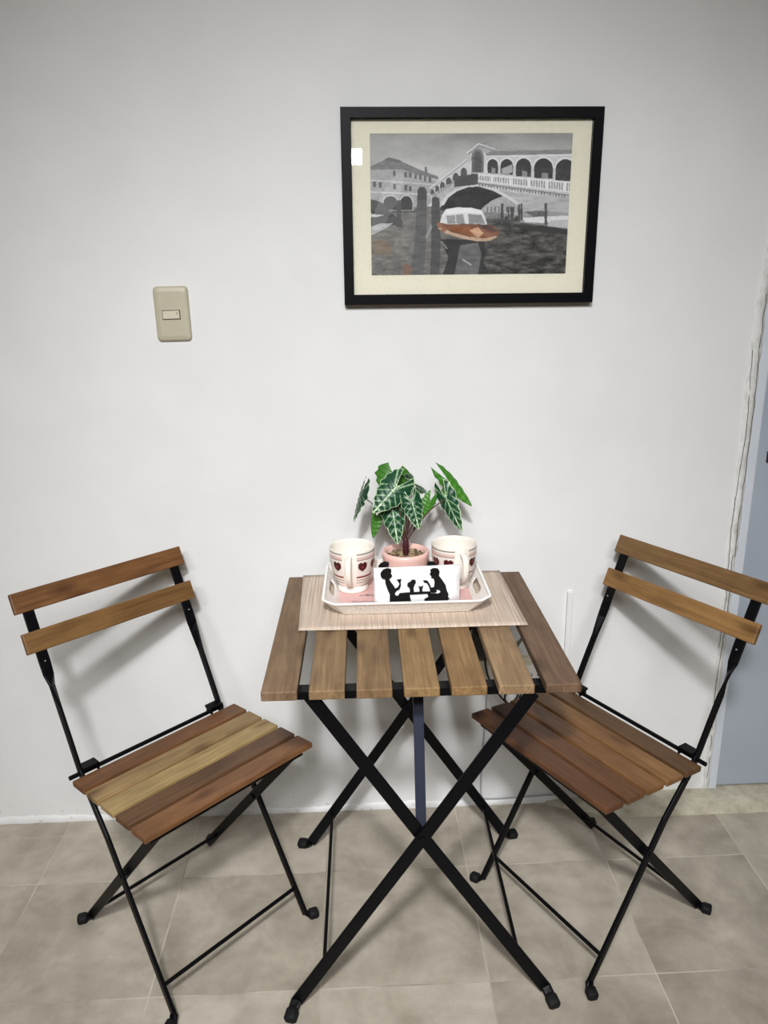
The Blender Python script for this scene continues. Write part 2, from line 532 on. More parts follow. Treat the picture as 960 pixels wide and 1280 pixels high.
mitred(bm, FW, FH, fw, fd, 0)
from_bm('frame', bm, FRAMEB, pic)
bm = bmesh.new(); add_box(bm, (0, -.0035, 0), (FW - .012, .005, FH - .012)); from_bm('backing', bm, MOUNT, pic)
# print rectangle as fractions of the outer frame
PX0, PX1, PZ0, PZ1 = -.2145, .2140, -.1345, .1480
def ring_board(bm, y, outer, inner):
    o = [bm.verts.new((x, y, z)) for x, z in ((outer[0], outer[2]), (outer[1], outer[2]), (outer[1], outer[3]), (outer[0], outer[3]))]
    i = [bm.verts.new((x, y, z)) for x, z in ((inner[0], inner[2]), (inner[1], inner[2]), (inner[1], inner[3]), (inner[0], inner[3]))]
    j = [bm.verts.new((v.co.x, y + .0015, v.co.z)) for v in i]
    for k in range(4):
        bm.faces.new((o[k], o[(k + 1) % 4], i[(k + 1) % 4], i[k])); bm.faces.new((i[k], i[(k + 1) % 4], j[(k + 1) % 4], j[k]))
bm = bmesh.new()
ring_board(bm, -.0085, (-FW / 2 + fw - .002, FW / 2 - fw + .002, -FH / 2 + fw - .002, FH / 2 - fw + .002), (PX0, PX1, PZ0, PZ1))
from_bm('mount', bm, MOUNT, pic)
bm = bmesh.new(); add_box(bm, (0, -.0125, 0), (FW - 2 * fw + .002, .002, FH - 2 * fw + .002)); from_bm('glass', bm, GLASS, pic)

# --- the photograph itself, painted as a colour attribute on a fine grid (artboard units 688 x 462)
GW, GH = 430, 290
AX, AY = np.meshgrid(np.linspace(0, 688, GW), np.linspace(0, 462, GH))
def pn(seed, sx, sy, octv=4):
    r = np.random.RandomState(seed); out = np.zeros_like(AX); amp = 1; tot = 0
    for o in range(octv):
        gx, gy = int(688 / sx * 2 ** o) + 3, int(462 / sy * 2 ** o) + 3
        g = r.rand(gy, gx); u = AX / sx * 2 ** o; v = AY / sy * 2 ** o
        iu, iv = np.clip(u.astype(int), 0, gx - 2), np.clip(v.astype(int), 0, gy - 2); fu, fv = u - iu, v - iv
        fu, fv = np.clip(fu, 0, 1), np.clip(fv, 0, 1); fu = fu * fu * (3 - 2 * fu); fv = fv * fv * (3 - 2 * fv)
        out += amp * ((g[iv, iu] * (1 - fu) + g[iv, iu + 1] * fu) * (1 - fv) + (g[iv + 1, iu] * (1 - fu) + g[iv + 1, iu + 1] * fu) * fv)
        tot += amp; amp *= .5
    return out / tot
def K(pts):   # artwork outlines, traced on a board whose sides lean; straighten them
    out = []
    for x, y in pts:
        v = (y - 138) / 462; xl = 135 + 7 * v; xr = 823 - 26 * v
        out.append(((x - xl) / (xr - xl) * 688, v * 462))
    return out
def inpoly(P):
    ins = np.zeros(AX.shape, bool); n = len(P)
    for i in range(n):
        x1, y1 = P[i]; x2, y2 = P[(i + 1) % n]
        if y1 == y2: continue
        c = ((AY >= min(y1, y2)) & (AY < max(y1, y2)))
        ins ^= c & (AX < (x2 - x1) * (AY - y1) / (y2 - y1) + x1)
    return ins
IMG = np.zeros(AX.shape + (3,))
def fill(mask, col, tex=None, amt=0):
    c = np.array(col if hasattr(col, '__len__') else (col, col, col), float)
    v = np.ones(AX.shape + (1,)) * c
    if tex is not None: v = v + (tex[..., None] - .5) * amt
    IMG[mask] = v[mask]
def poly(pts, col, tex=None, amt=0): fill(inpoly(K(pts)), col, tex, amt)
def ell(cx, cy, rx, ry, col, top=False):
    P = [(cx + rx * math.cos(2 * PI * i / 28), cy + ry * math.sin(2 * PI * i / 28)) for i in range(28)]
    if top: P = [(cx + rx * math.cos(PI + PI * i / 14), cy + ry * math.sin(PI + PI * i / 14)) for i in range(15)]
    poly(P, col)
def line(p, q_, w, col):
    dx, dy = q_[0] - p[0], q_[1] - p[1]; L = math.hypot(dx, dy); nx, ny = -dy / L * w / 2, dx / L * w / 2
    poly([(p[0] + nx, p[1] + ny), (q_[0] + nx, q_[1] + ny), (q_[0] - nx, q_[1] - ny), (p[0] - nx, p[1] - ny)], col)
N1, N2, N3, N4 = pn(1, 160, 60), pn(2, 30, 9, 5), pn(3, 9, 5, 3), pn(4, 60, 16, 5)
# sky
sky = 132 + 66 * np.clip(AY / 190, 0, 1) + (N1 - .5) * 70
IMG[...] = sky[..., None] * np.array([1, .995, .98])
# water
wl = np.clip((AX - 200) / 300, 0, 1)
water = 92 - 42 * wl + (N2 - .5) * (60 + 50 * wl) + (N3 - .5) * 30 + np.clip((AY - 330) / 130, 0, 1) * -12
m = AY > 232; IMG[m] = (water[..., None] * np.array([1, .98, .93]))[m]
# far palazzo on the left
poly([(130, 238), (190, 228), (245, 250), (365, 288), (362, 330), (330, 372), (130, 372)], 142, N3, 40)
poly([(130, 244), (180, 222), (192, 214), (235, 222), (300, 250), (366, 274), (366, 284), (300, 268), (240, 250), (130, 250)], 96, N3, 30)
poly([(186, 220), (200, 212), (240, 222), (238, 230)], 78)
poly([(320, 242), (328, 242), (329, 262), (320, 258)], 90)
for x, y in ((214, 264), (252, 268), (268, 270), (286, 274), (302, 277), (318, 281), (334, 285)): poly([(x, y - 10), (x + 7, y - 9), (x + 7, y + 8), (x, y + 7)], 66)
for x, y in ((146, 298), (166, 300), (214, 306), (252, 310), (267, 312)): poly([(x, y - 9), (x + 9, y - 9), (x + 9, y + 9), (x, y + 8)], 62)
line((130, 284), (360, 300), 4, 178); line((130, 322), (345, 332), 5, 182)
for cx, rx in ((205, 24), (258, 20)):
    ell(cx, 358, rx + 5, 26, 178, True); poly([(cx - rx - 5, 356), (cx + rx + 5, 356), (cx + rx + 5, 384), (cx - rx - 5, 384)], 150); ell(cx, 358, rx, 22, 38, True); poly([(cx - rx, 356), (cx + rx, 356), (cx + rx, 382), (cx - rx, 382)], 40)
poly([(130, 345), (158, 350), (185, 362), (200, 384), (150, 388), (130, 388)], 52)
line((130, 386), (300, 388), 5, 60)
# distant houses seen under / beside the arch
poly([(500, 395), (540, 345), (590, 330), (660, 345), (700, 400), (640, 412), (520, 412)], 150, N3, 60)
for x in range(530, 640, 13): poly([(x, 372), (x + 5, 372), (x + 5, 392), (x, 392)], 88)
poly([(505, 392), (560, 392), (640, 402), (640, 414), (505, 412)], 105, N3, 40)
# bridge body: parapet flank to the right
poly([(340, 318), (420, 268), (470, 232), (500, 262), (660, 274), (822, 292), (822, 405), (700, 396), (655, 356), (612, 340), (560, 318), (500, 306), (440, 316), (400, 340), (376, 376), (342, 352)], 176, N3, 50)
poly([(560, 318), (640, 330), (822, 345), (822, 405), (740, 402), (660, 390), (640, 362), (606, 338)], 158, N2, 60)
# dark vault
poly([(370, 384), (384, 352), (410, 326), (445, 310), (490, 304), (535, 312), (585, 338), (548, 352), (520, 372), (508, 384)], 24, N2, 26)
poly([(374, 366), (392, 338), (424, 316), (470, 301), (506, 300), (560, 314), (606, 338), (640, 362), (634, 366), (600, 346), (556, 322), (504, 307), (470, 308), (430, 321), (400, 342), (384, 368)], 198)
# stairs balustrade on the left ramp
poly([(338, 330), (420, 276), (500, 262), (500, 298), (440, 304), (398, 328), (372, 358)], 158, N3, 40)
for i in range(12):
    x = 348 + i * 7; y = 330 - i * 4.6; line((x, y), (x + 1, y + 13), 2.5, 92)
poly([(420, 272), (500, 262), (500, 300), (420, 308)], 50, N3, 16)
# left flight of arcades
poly([(338, 322), (460, 226), (476, 226), (476, 268), (420, 274), (346, 330)], 190, N3, 20)
for cx, cy, rx, ry in ((346, 322, 6, 8), (362, 312, 7, 9), (380, 301, 8, 10), (401, 289, 9, 12), (425, 276, 10, 14), (452, 262, 11, 16)):
    ell(cx, cy, rx, ry, 58, True); poly([(cx - rx, cy - 1), (cx + rx, cy - 1), (cx + rx, cy + 7), (cx - rx, cy + 11)], 58)
line((336, 316), (462, 224), 6, 150); line((336, 312), (462, 219), 3, 214)
# right arcade
poly([(520, 205), (822, 190), (822, 296), (660, 278), (520, 268)], 190, N3, 22)
poly([(518, 206), (545, 194), (822, 189), (822, 203), (540, 208)], 112, N3, 24)
line((530, 210), (822, 207), 3, 222)
for cx, rx, top, bot in ((550, 18, 219, 266), (598, 21, 219, 270), (655, 26, 217, 277), (723, 32, 217, 283), (798, 34, 220, 292)):
    ell(cx, top + rx * .95, rx + 5, rx + 5, 216, True)
    ell(cx, top + rx, rx, rx, 34, True); poly([(cx - rx, top + rx - 1), (cx + rx, top + rx - 1), (cx + rx, bot), (cx - rx, bot - 3)], 40, N3, 36)
    if cx < 790: poly([(cx - rx * .2, bot - 20), (cx + rx * .5, bot - 18), (cx + rx * .5, bot), (cx - rx * .2, bot)], 120, N3, 40)
poly([(580, 250), (616, 236), (618, 262), (582, 268)], 150)
# portico
poly([(474, 204), (500, 190), (526, 200), (534, 266), (474, 264)], 200, N3, 18)
poly([(460, 203), (468, 192), (484, 178), (500, 168), (530, 168), (556, 180), (566, 190), (548, 194), (528, 184), (502, 182), (486, 188), (472, 203)], 128, N3, 40)
line((462, 200), (502, 170), 4, 216); line((502, 170), (560, 188), 4, 205)
ell(499, 212, 21, 26, 96, True); poly([(478, 211), (520, 211), (520, 262), (478, 262)], 84, N3, 40)
ell(499, 214, 13, 20, 66, True); poly([(486, 213), (512, 213), (512, 262), (486, 262)], 60, N3, 30)
# balustrade across
poly([(500, 266), (660, 280), (812, 292), (812, 330), (660, 306), (500, 290)], 124, N3, 20)
line((500, 268), (814, 295), 6, 214); line((500, 288), (812, 326), 6, 206); line((500, 296), (810, 337), 4, 96)
for i in range(36):
    x = 504 + i * 8.7; y = 270 + i * .78; line((x, y), (x, y + 16 + i * .32), 3.6, 214)
for i in range(5): line((548 + i * 62, 268 + i * 6), (548 + i * 62, 294 + i * 8), 8, 222)
for i in range(30): line((506 + i * 10, 299 + i * 1.3), (506 + i * 10, 305 + i * 1.35), 4, 70)
# right bank : quay, boats, piles
poly([(640, 392), (700, 384), (822, 398), (822, 452), (640, 424)], 120, N2, 60)
poly([(660, 390), (720, 388), (735, 402), (690, 408)], 66, N3, 60)
poly([(650, 410), (740, 406), (808, 404), (808, 424), (720, 428), (660, 424)], 205, N3, 24)
poly([(745, 420), (810, 416), (810, 446), (735, 438)], 168, N3, 30)
poly([(574, 420), (600, 428), (700, 440), (822, 450), (822, 470), (700, 456), (576, 432)], 30)
for cx in (597, 632): ell(cx, 412, 7, 8, 40)
for x, a, b, w in ((582, 362, 430, 10), (604, 372, 420, 6), (616, 374, 437, 11), (640, 366, 424, 7), (648, 362, 418, 7), (731, 362, 434, 9), (570, 400, 424, 4)):
    poly([(x - w / 2, a), (x + w / 2, a), (x + w / 2, b), (x - w / 2, b)], 50, N3, 24)
# gondolas left
poly([(130, 372), (170, 378), (210, 392), (246, 418), (244, 440), (210, 430), (170, 452), (130, 468)], 46, N2, 50)
poly([(130, 440), (170, 425), (214, 424), (196, 438), (150, 462), (130, 466)], 150, N2, 70)
poly([(224, 350), (242, 350), (240, 440), (226, 440)], 58)
poly([(130, 392), (160, 396), (185, 398), (160, 404), (130, 404)], 176, N3, 40)
# reflections of mooring posts / warm lights in the water at left
poly([(142, 488), (180, 478), (210, 500), (205, 530), (150, 530)], (98, 84, 70), N2, 50)
# big mooring piles
poly([(296, 318), (304, 306), (318, 306), (328, 322), (326, 470), (316, 602), (270, 602), (288, 470)], 66, N2, 30)
poly([(296, 318), (304, 306), (318, 306), (328, 322), (327, 350), (296, 350)], 46)
poly([(344, 342), (356, 338), (370, 344), (374, 470), (370, 602), (340, 602), (342, 460)], 52, N2, 24)
poly([(322, 470), (342, 425), (346, 440), (328, 480)], 120)
# boat reflection
poly([(372, 480), (400, 478), (520, 486), (528, 520), (520, 560), (540, 602), (380, 602), (400, 540)], 27, N2, 18)
poly([(440, 500), (500, 492), (512, 530), (500, 602), (420, 602)], 72, N2, 36)
line((448, 548), (478, 568), 5, 150); line((376, 486), (396, 512), 4, 120)
poly([(246, 570), (262, 560), (280, 580), (268, 600), (250, 598)], (92, 66, 56))
# motorboat
poly([(360, 424), (376, 416), (400, 428), (470, 430), (530, 430), (556, 440), (574, 456), (566, 474), (540, 486), (500, 488), (440, 476), (392, 460), (366, 444)], (98, 56, 38), N2, 60)
poly([(360, 424), (366, 444), (392, 460), (440, 476), (500, 488), (540, 486), (566, 474), (560, 470), (520, 478), (470, 472), (410, 456), (374, 438)], (176, 140, 112), N3, 30)
poly([(400, 436), (470, 438), (500, 446), (540, 470), (480, 468), (420, 452)], (112, 58, 32), N2, 50)
poly([(470, 450), (500, 440), (520, 460), (500, 476)], (190, 140, 104), N3, 60)
poly([(500, 432), (526, 430), (556, 444), (568, 458), (540, 452), (514, 444)], (58, 40, 36), N3, 40)
poly([(378, 400), (392, 380), (430, 374), (480, 376), (512, 384), (524, 404), (532, 432), (470, 428), (400, 430), (372, 424)], 206, N3, 14)
poly([(384, 396), (392, 380), (430, 375), (480, 377), (512, 385), (520, 396), (460, 390)], 226)
poly([(392, 402), (450, 396), (456, 428), (398, 428)], 128, N2, 40)
poly([(466, 396), (512, 400), (526, 430), (470, 428)], 120, N2, 40)
line((424, 398), (426, 428), 3, 196); line((461, 390), (464, 430), 5, 214)
for cx, cy in ((371, 434), (384, 448)): ell(cx, cy, 9, 8, (120, 74, 50))
IMG = 255 * (np.clip(IMG, 0, 255) / 255) ** .76; IMG = np.clip(IMG * .98 + 8 + (pn(9, 5, 5, 2)[..., None] - .5) * 10, 0, 255) / 255
L = np.where(IMG <= .04045, IMG / 12.92, ((IMG + .055) / 1.055) ** 2.4)
verts = np.stack([PX0 + AX / 688 * (PX1 - PX0), np.full(AX.shape, -.0073), PZ1 - AY / 462 * (PZ1 - PZ0)], -1).reshape(-1, 3)
idx = np.arange(GW * GH).reshape(GH, GW)
faces = np.stack([idx[1:, :-1], idx[1:, 1:], idx[:-1, 1:], idx[:-1, :-1]], -1).reshape(-1, 4)
me = bpy.data.meshes.new('print'); me.from_pydata(verts.tolist(), [], faces.tolist())
ca = me.color_attributes.new('paint', 'FLOAT_COLOR', 'POINT')
ca.data.foreach_set('color', np.concatenate([L, np.ones(AX.shape + (1,))], -1).reshape(-1).astype(np.float32))
link('photo_print', me, PRINT, pic)

# ------------------------------------------------------------------ light switch
sw = empty('light_switch', (-.3691, 0, 1.3083), 0, 'small beige light switch plate mounted on the white wall', 'light switch')
sw.rotation_euler = (0, math.radians(-.6), 0)
bm = bmesh.new()
W_, H_, D_ = .0758, .1156, .011; rings = []
def rr_loop(bm, w, h, r, y, bulge=0, n=5):
    out = []
    for cx, cz, a0 in ((1, 1, 0), (-1, 1, 90), (-1, -1, 180), (1, -1, 270)):
        for k in range(n):
            a = math.radians(a0 + 90 * k / (n - 1))
            x = cx * (w / 2 - r) + r * math.cos(a); z = cz * (h / 2 - r) + r * math.sin(a)
            z += (1 if z > 0 else -1) * bulge * (1 - (x / (w / 2)) ** 2)
            out.append(bm.verts.new((x, y, z)))
    return out
for ins, y in ((0, .002), (0, -.004), (.0012, -.0072), (.004, -.0095), (.011, -D_)):
    rings.append(rr_loop(bm, W_ - 2 * ins, H_ - 2 * ins, .008 - ins * .3, y, .0022))
for a, b in zip(rings, rings[1:]):
    for k in range(len(a)): bm.faces.new((a[k], a[(k + 1) % len(a)], b[(k + 1) % len(a)], b[k]))
bm.faces.new(rings[-1])
from_bm('cover_plate', bm, PLBEIGE, sw)
bm = bmesh.new(); add_box(bm, (-.001, -.0105, -.0022), (.0395, .003, .0205), .0008); from_bm('rocker_surround', bm, GAPDARK, sw)
bm = bmesh.new(); add_box(bm, (-.001, -.0125, -.0020), (.0365, .005, .0172), .001); rk = from_bm('rocker', bm, PLBEIGE2, sw)
bm = bmesh.new(); add_box(bm, (.0125, -.0152, .001), (.0012, .0006, .005)); from_bm('indicator', bm, GAPDARK, rk)

# ------------------------------------------------------------------ cable channel + outlet + plug
bm = bmesh.new(); add_box(bm, (.5545, -.005, .32), (.0135, .010, .60), .0012)
tag(from_bm('cable_channel', bm, WALL), 'thin white vertical cable channel on wall right of the table', 'cable channel')
out = empty('wall_outlet', (.425, 0, .44), 0, 'white surface mounted power outlet low on the wall seen through the slatted table', 'outlet')
bm = bmesh.new(); add_box(bm, (-.012, -.014, -.035), (.222, .028, .085), .004); from_bm('outlet_box', bm, PLBEIGE2, out)
bm = bmesh.new(); add_box(bm, (-.005, -.0285, -.035), (.15, .003, .055), .001); from_bm('outlet_face', bm, PLWHITE, out)
for x in (-.055, -.02, .03, .055):
    for dx in (-.005, .005):
        bm = bmesh.new(); add_box(bm, (x + dx, -.0303, -.035), (.002, .001, .009)); from_bm('socket_slot', bm, CABLE, out)
plug = empty('power_plug', (.342, 0, .462), 0, 'dark power plug and adapter above the white wall outlet behind the table', 'plug')
bm = bmesh.new(); add_box(bm, (-.008, -.022, .035), (.05, .044, .075), .008, 3); from_bm('adapter_body', bm, CABLE, plug)
bm = bmesh.new(); add_box(bm, (.012, -.047, .02), (.014, .006, .03), .002); from_bm('adapter_label', bm, PLWHITE, plug)
bm = bmesh.new(); tube(bm, smooth_path([(-.004, -.02, .01), (.004, -.036, -.05), (.03, -.038, -.10), (.062, -.034, -.135), (.085, -.03, -.11), (.065, -.034, -.085), (.05, -.034, -.12), (.075, -.03, -.145), (.095, -.03, -.10), (.09, -.03, -.07)], 8), .0026, 8)
from_bm('cord', bm, CABLE, plug, True)
bm = bmesh.new(); tube(bm, smooth_path([(.40, -.032, .42), (.425, -.034, .50), (.455, -.032, .515), (.478, -.032, .48), (.488, -.032, .44), (.495, -.03, .42)], 8), .0034, 8)
tag(from_bm('cord_loop', bm, CABLEG, None, True), 'grey green cord looping over the top of the white wall outlet', 'cord')
bm = bmesh.new(); tube(bm, smooth_path([(.352, -.003, .39), (.349, -.003, .28), (.343, -.003, .15), (.341, -.003, .06), (.346, -.0035, .026), (.37, -.0045, .021), (.45, -.0045, .022), (.55, -.0045, .026)], 8), .0022, 8)
tag(from_bm('thin_cable', bm, simple('grey_white_cable', (170, 172, 176), .5), None, True), 'thin pale cable running down the wall from outlet and along the floor', 'cable')

# ------------------------------------------------------------------ folding table
TZ = .70
tbl = empty('folding_table', (.1329, -.3284, 0), math.radians(-.63), 'square slatted wooden folding bistro table with black crossed metal legs', 'table')
cols = [(124, 100, 74), (138, 112, 80), (130, 104, 72), (142, 114, 76), (138, 108, 70), (146, 120, 88), (112, 88, 68)]
its = []
for i in range(7):
    x = -.275 + .0308 + i * (.55 - .0616) / 6
    its.append(dict(frame=frame((x, 0, TZ - .009), (0, 1, 0), (-1, 0, 0), (0, 0, 1)), size=(.54, .0616, .018), col=cols[i], off=i * 2.3))
slats('tabletop', its, WOOD_TOP, tbl)
LY = {1: -.257, -1: .188}
bm = bmesh.new()
for s in (-1, 1):
    y = LY[-s] if s == 1 else LY[1]
    ye = .240 if s == 1 else -.2400
    # angle iron: upright web + flat flange under the slats, one profile
    L_ = [(0, 0), (0, -.015), (.004, -.015), (.004, -.004), (.026, -.004), (.026, 0)]
    ra = [bm.verts.new((-.240, ye - s * a, TZ - .0185 + b)) for a, b in L_]
    rb = [bm.verts.new((.240, ye - s * a, TZ - .0185 + b)) for a, b in L_]
    for k in range(6): bm.faces.new((ra[k], ra[(k + 1) % 6], rb[(k + 1) % 6], rb[k]))
    bm.faces.new(ra); bm.faces.new(rb[::-1])
    rail = from_bm('apron_rail', bm, BLACK, tbl); bm = bmesh.new()
bm.free()
def leg_pts(sx, y, front):
    # from the rail at x=-sx*.186 down to the foot at x=sx*.246, then the bent foot
    if front: foot = [(sx * .2465, y - .000, .016), (sx * .252, y - .010, .010), (sx * .2555, y - .024, .008)]
    else: foot = [(sx * .2465, y, .016), (sx * .254, y + .004, .010), (sx * .268, y + .008, .008)]
    return [(-sx * .1925, y, .680), (sx * .03, y, .34)] + foot
for front in (1, -1):
    for sx in (-1, 1):
        y = LY[front] + sx * .0042
        P_ = leg_pts(sx, y, front == 1)
        bm = bmesh.new()
        d = (Vector(P_[1]) - Vector(P_[0])).normalized(); wd = Vector((d.z, 0, -d.x))
        bar(bm, P_[:3], .0245, .0065, wd)
        w2 = Vector((1, 0, .2)) if front == 1 else Vector((0, 1, .2))
        bar(bm, [Vector(P_[2]) + Vector((0, 0, .004))] + P_[3:], .0205, .011, w2)
        lg = from_bm('leg', bm, BLACK, tbl)
        a, b = Vector(P_[-2]), Vector(P_[-1]); dd = (b - a).normalized()
        bm = bmesh.new()
        sweep(bm, [a + dd * .002, a + dd * .006, b + dd * .008, b + dd * .011], [rect(.019, .018), rect(.0245, .019), rect(.0245, .019), rect(.018, .014)], [w2] * 4)
        for v in bm.verts: v.co.z = max(v.co.z, 0.0)
        from_bm('foot_cap', bm, RUBBER, lg, True)
for sx in (-1, 1):
    bm = bmesh.new(); x = sx * .190
    bar(bm, [(x, LY[1] + .004, .098), (x, LY[-1] - .004, .098)], .010, .007, (0, 0, 1)); from_bm('stretcher', bm, BLACK, tbl)
bm = bmesh.new()
bar(bm, [(0, LY[1] + .016, .392), (0, -.155, .678)], .0195, .006, (1, 0, 0)); from_bm('support_strut', bm, STRUT, tbl)
for f in (1, -1):
    bm = bmesh.new(); rod(bm, [(0, LY[f] - .0095, .386), (0, LY[f] + .018 * (1 if f == 1 else .5), .386)], .006, 14); from_bm('pivot_bolt', bm, BLACK, tbl)

# ------------------------------------------------------------------ chairs (local: width along X, front towards -Y)
def chair(loc, rz, label, seatcols, backcols, offs, near):
    t = empty('folding_chair', loc, rz, label, 'chair', 'wooden slat folding chairs at the table')
    zb, zf, yb_, yf_ = .4351, .4484, .0465, -.2335
    v = Vector((0, yf_ - yb_, zf - zb)); n = Vector((0, -v.z, v.y)).normalized() * -1
    if n.z < 0: n = -n
    its = []; sw_ = .0472; step = v.length / 5
    for i in range(5):
        c = Vector((0, yb_, zb)) + v.normalized() * (step * (i + .5) + (0)) - n * .006
        its.append(dict(frame=frame(c, (1, 0, 0), -v.normalized(), n), size=(.39, sw_, .012), col=seatcols[i], off=offs + i * 1.9))
    slats('seat', its, WOOD, t)
    for k, (y, z, cc) in enumerate(((.2124, .7836, backcols[0]), (.1794, .7069, backcols[1]))):
        dn = Vector((0, -.40, -.917)).normalized(); nn = Vector((0, -.917, .40))
        c = Vector((0, y, z)) + dn * .0215 - nn * .006
        slats('backrest_slat', [dict(frame=frame(c, (1, 0, 0), -dn, -nn), size=(.39, .043, .012), col=cc, off=offs + 11 + k * 3.3)], WOOD, t)
    for s in (-1, 1):
        X = s * .168
        side = [(.064, .437), (.095, .505), (.119, .556), (.138, .600), (.147, .620), (.157, .645), (.166, .665), (.186, .708), (.2105, .763)]
        pts = [(X, -.2085, .012), (X, .010 - .03, .320), (X, .040, .398)] + [(X, a, b) for a, b in side]
        bm = bmesh.new(); lo = []; prof = []; wd = []
        for i, p in enumerate(pts):
            k = min(1, max(0, (p[2] - .580) / .045))
            ang = k * PI / 2
            wd.append((s * math.sin(ang), -math.cos(ang), 0)); prof.append(rect(.0165 + .0065 * k, .0075 - .0035 * k))
        sweep(bm, pts, prof, wd)
        bar(bm, [(X, -.2065, .017), (X + s * .006, -.2125, .010), (X + s * .020, -.2185, .008)], .0155, .010, (0, 1, 0))
        lg = from_bm('leg', bm, BLACK, t)
        bm = bmesh.new(); a = Vector((X + s * .006, -.2125, .009)); b = Vector((X + s * .026, -.2215, .008)); dd = (b - a).normalized()
        sweep(bm, [a, a + dd * .004, b - dd * .003, b], [rect(.016, .014), rect(.0225, .0185), rect(.0225, .0185), rect(.017, .014)], [(0, 1, 0)] * 4)
        for q in bm.verts: q.co.z = max(q.co.z, 0)
        from_bm('foot_cap', bm, RUBBER, lg, True)
        # short leg
        X2 = s * .1565
        bm = bmesh.new()
        bar(bm, [(X2, -.204, .424), (X2, .148, .013)], .021, .0055, (0, 1, 1))
        bar(bm, [(X2, .146, .017), (X2 + s * .006, .153, .010), (X2 + s * .018, .160, .008)], .0165, .010, (0, 1, 0))
        lg = from_bm('leg', bm, BLACK, t)
        bm = bmesh.new(); a = Vector((X2 + s * .006, .153, .009)); b = Vector((X2 + s * .024, .1645, .008)); dd = (b - a).normalized()
        sweep(bm, [a, a + dd * .004, b - dd * .003, b], [rect(.016, .014), rect(.0225, .0185), rect(.0225, .0185), rect(.017, .014)], [(0, 1, 0)] * 4)
        for q in bm.verts: q.co.z = max(q.co.z, 0)
        from_bm('foot_cap', bm, RUBBER, lg, True)
        # pivot
        bm = bmesh.new(); rod(bm, [(X + s * .006, -.0605, .255), (X2 - s * .006, -.0605, .255)], .0055, 12); from_bm('pivot_bolt', bm, BLACK, t)
        # seat side rail under the slats
        bm = bmesh.new(); off = n * .0195; a = Vector((s * .146, yb_ + .012, zb)) - off; b = Vector((s * .146, yf_ + .02, zf)) - off
        bar(bm, [a, b], .014, .004, (0, 0, 1)); from_bm('seat_rail', bm, BLACK, t)
        # bracket between upright and rear rod
        bm = bmesh.new(); add_box(bm, (s * .151, .058, .4435), (.034, .024, .006), .001); add_box(bm, (s * .137, .056, .4385), (.005, .020, .016), .001)
        from_bm('bracket', bm, BLACK, t)
    bm = bmesh.new(); rod(bm, [(near * .193, .0585, .432), (-near * .174, .0585, .432)], .0045); from_bm('rear_rod', bm, BLACK, t)
    for s in (-1, 1):
        bm = bmesh.new(); bmesh.ops.create_icosphere(bm, subdivisions=2, radius=.0022, matrix=Matrix.Translation((s * .168, .1535, .648)))
        from_bm('rivet', bm, STEEL, t, True)
    bm = bmesh.new(); rod(bm, [(-.178, -.212, .4225), (.178, -.212, .4225)], .0045); from_bm('front_rod', bm, BLACK, t)
    bm = bmesh.new(); rod(bm, [(-.168, -.178, .066), (.168, -.178, .066)], .0042); from_bm('stretcher', bm, BLACK, t)
    bm = bmesh.new(); rod(bm, [(-.156, .112, .054), (.156, .112, .054)], .0042); from_bm('stretcher', bm, BLACK, t)
    return t
chair((-.3789, -.3379, 0), math.radians(45.0), 'brown slatted folding chair left of the table, facing right, pale middle seat slats',
      [(112, 76, 46), (150, 124, 84), (164, 140, 94), (98, 70, 46), (124, 86, 54)], [(118, 80, 46), (128, 94, 54)], 0, -1)
chair((.564, -.327, 0), math.radians(-60.4), 'reddish brown slatted folding chair right of the table, facing left, partly tucked under it',
      [(100, 74, 48), (132, 96, 58), (122, 86, 52), (104, 70, 44), (100, 66, 42)], [(128, 98, 62), (144, 108, 64)], 40, 1)

# ------------------------------------------------------------------ things on the table (table axes)
TM = Matrix.Translation((.1329, -.3284, 0)) @ Matrix.Rotation(math.radians(-.63), 4, 'Z')
def on_table(x, y, z): return TM @ Vector((x, y, z))
TR = math.radians(-.63)

# placemat
bm = bmesh.new(); nx, ny = 24, 16; g = []
for j in range(ny + 1):
    row = []
    for i in range(nx + 1):
        u, v_ = i / nx, j / ny
        x0 = -.2289 + (-.2413 + .2289) * v_; x1 = .2312 + (.2274 - .2312) * v_
        y = (-.0355) + v_ * (.2712 + .0355)
        lift = .0012 + .0012 * math.exp(-((u) * 9) ** 2) * math.exp(-(v_ * 8) ** 2) + .0004 * math.sin(u * 9)
        row.append(bm.verts.new((x0 + (x1 - x0) * u, y, lift)))
    g.append(row)
for j in range(ny):
    for i in range(nx): bm.faces.new((g[j][i], g[j][i + 1], g[j + 1][i + 1], g[j + 1][i]))
pm = from_bm('placemat', bm, WEAVE, None, True)
pm.location = on_table(0, 0, TZ + .0008); pm.rotation_euler = (0, 0, TR)
s_ = pm.modifiers.new('thick', 'SOLIDIFY'); s_.thickness = .0012; s_.offset = 0
tag(pm, 'beige woven rectangular placemat lying across the back half of the table', 'placemat')

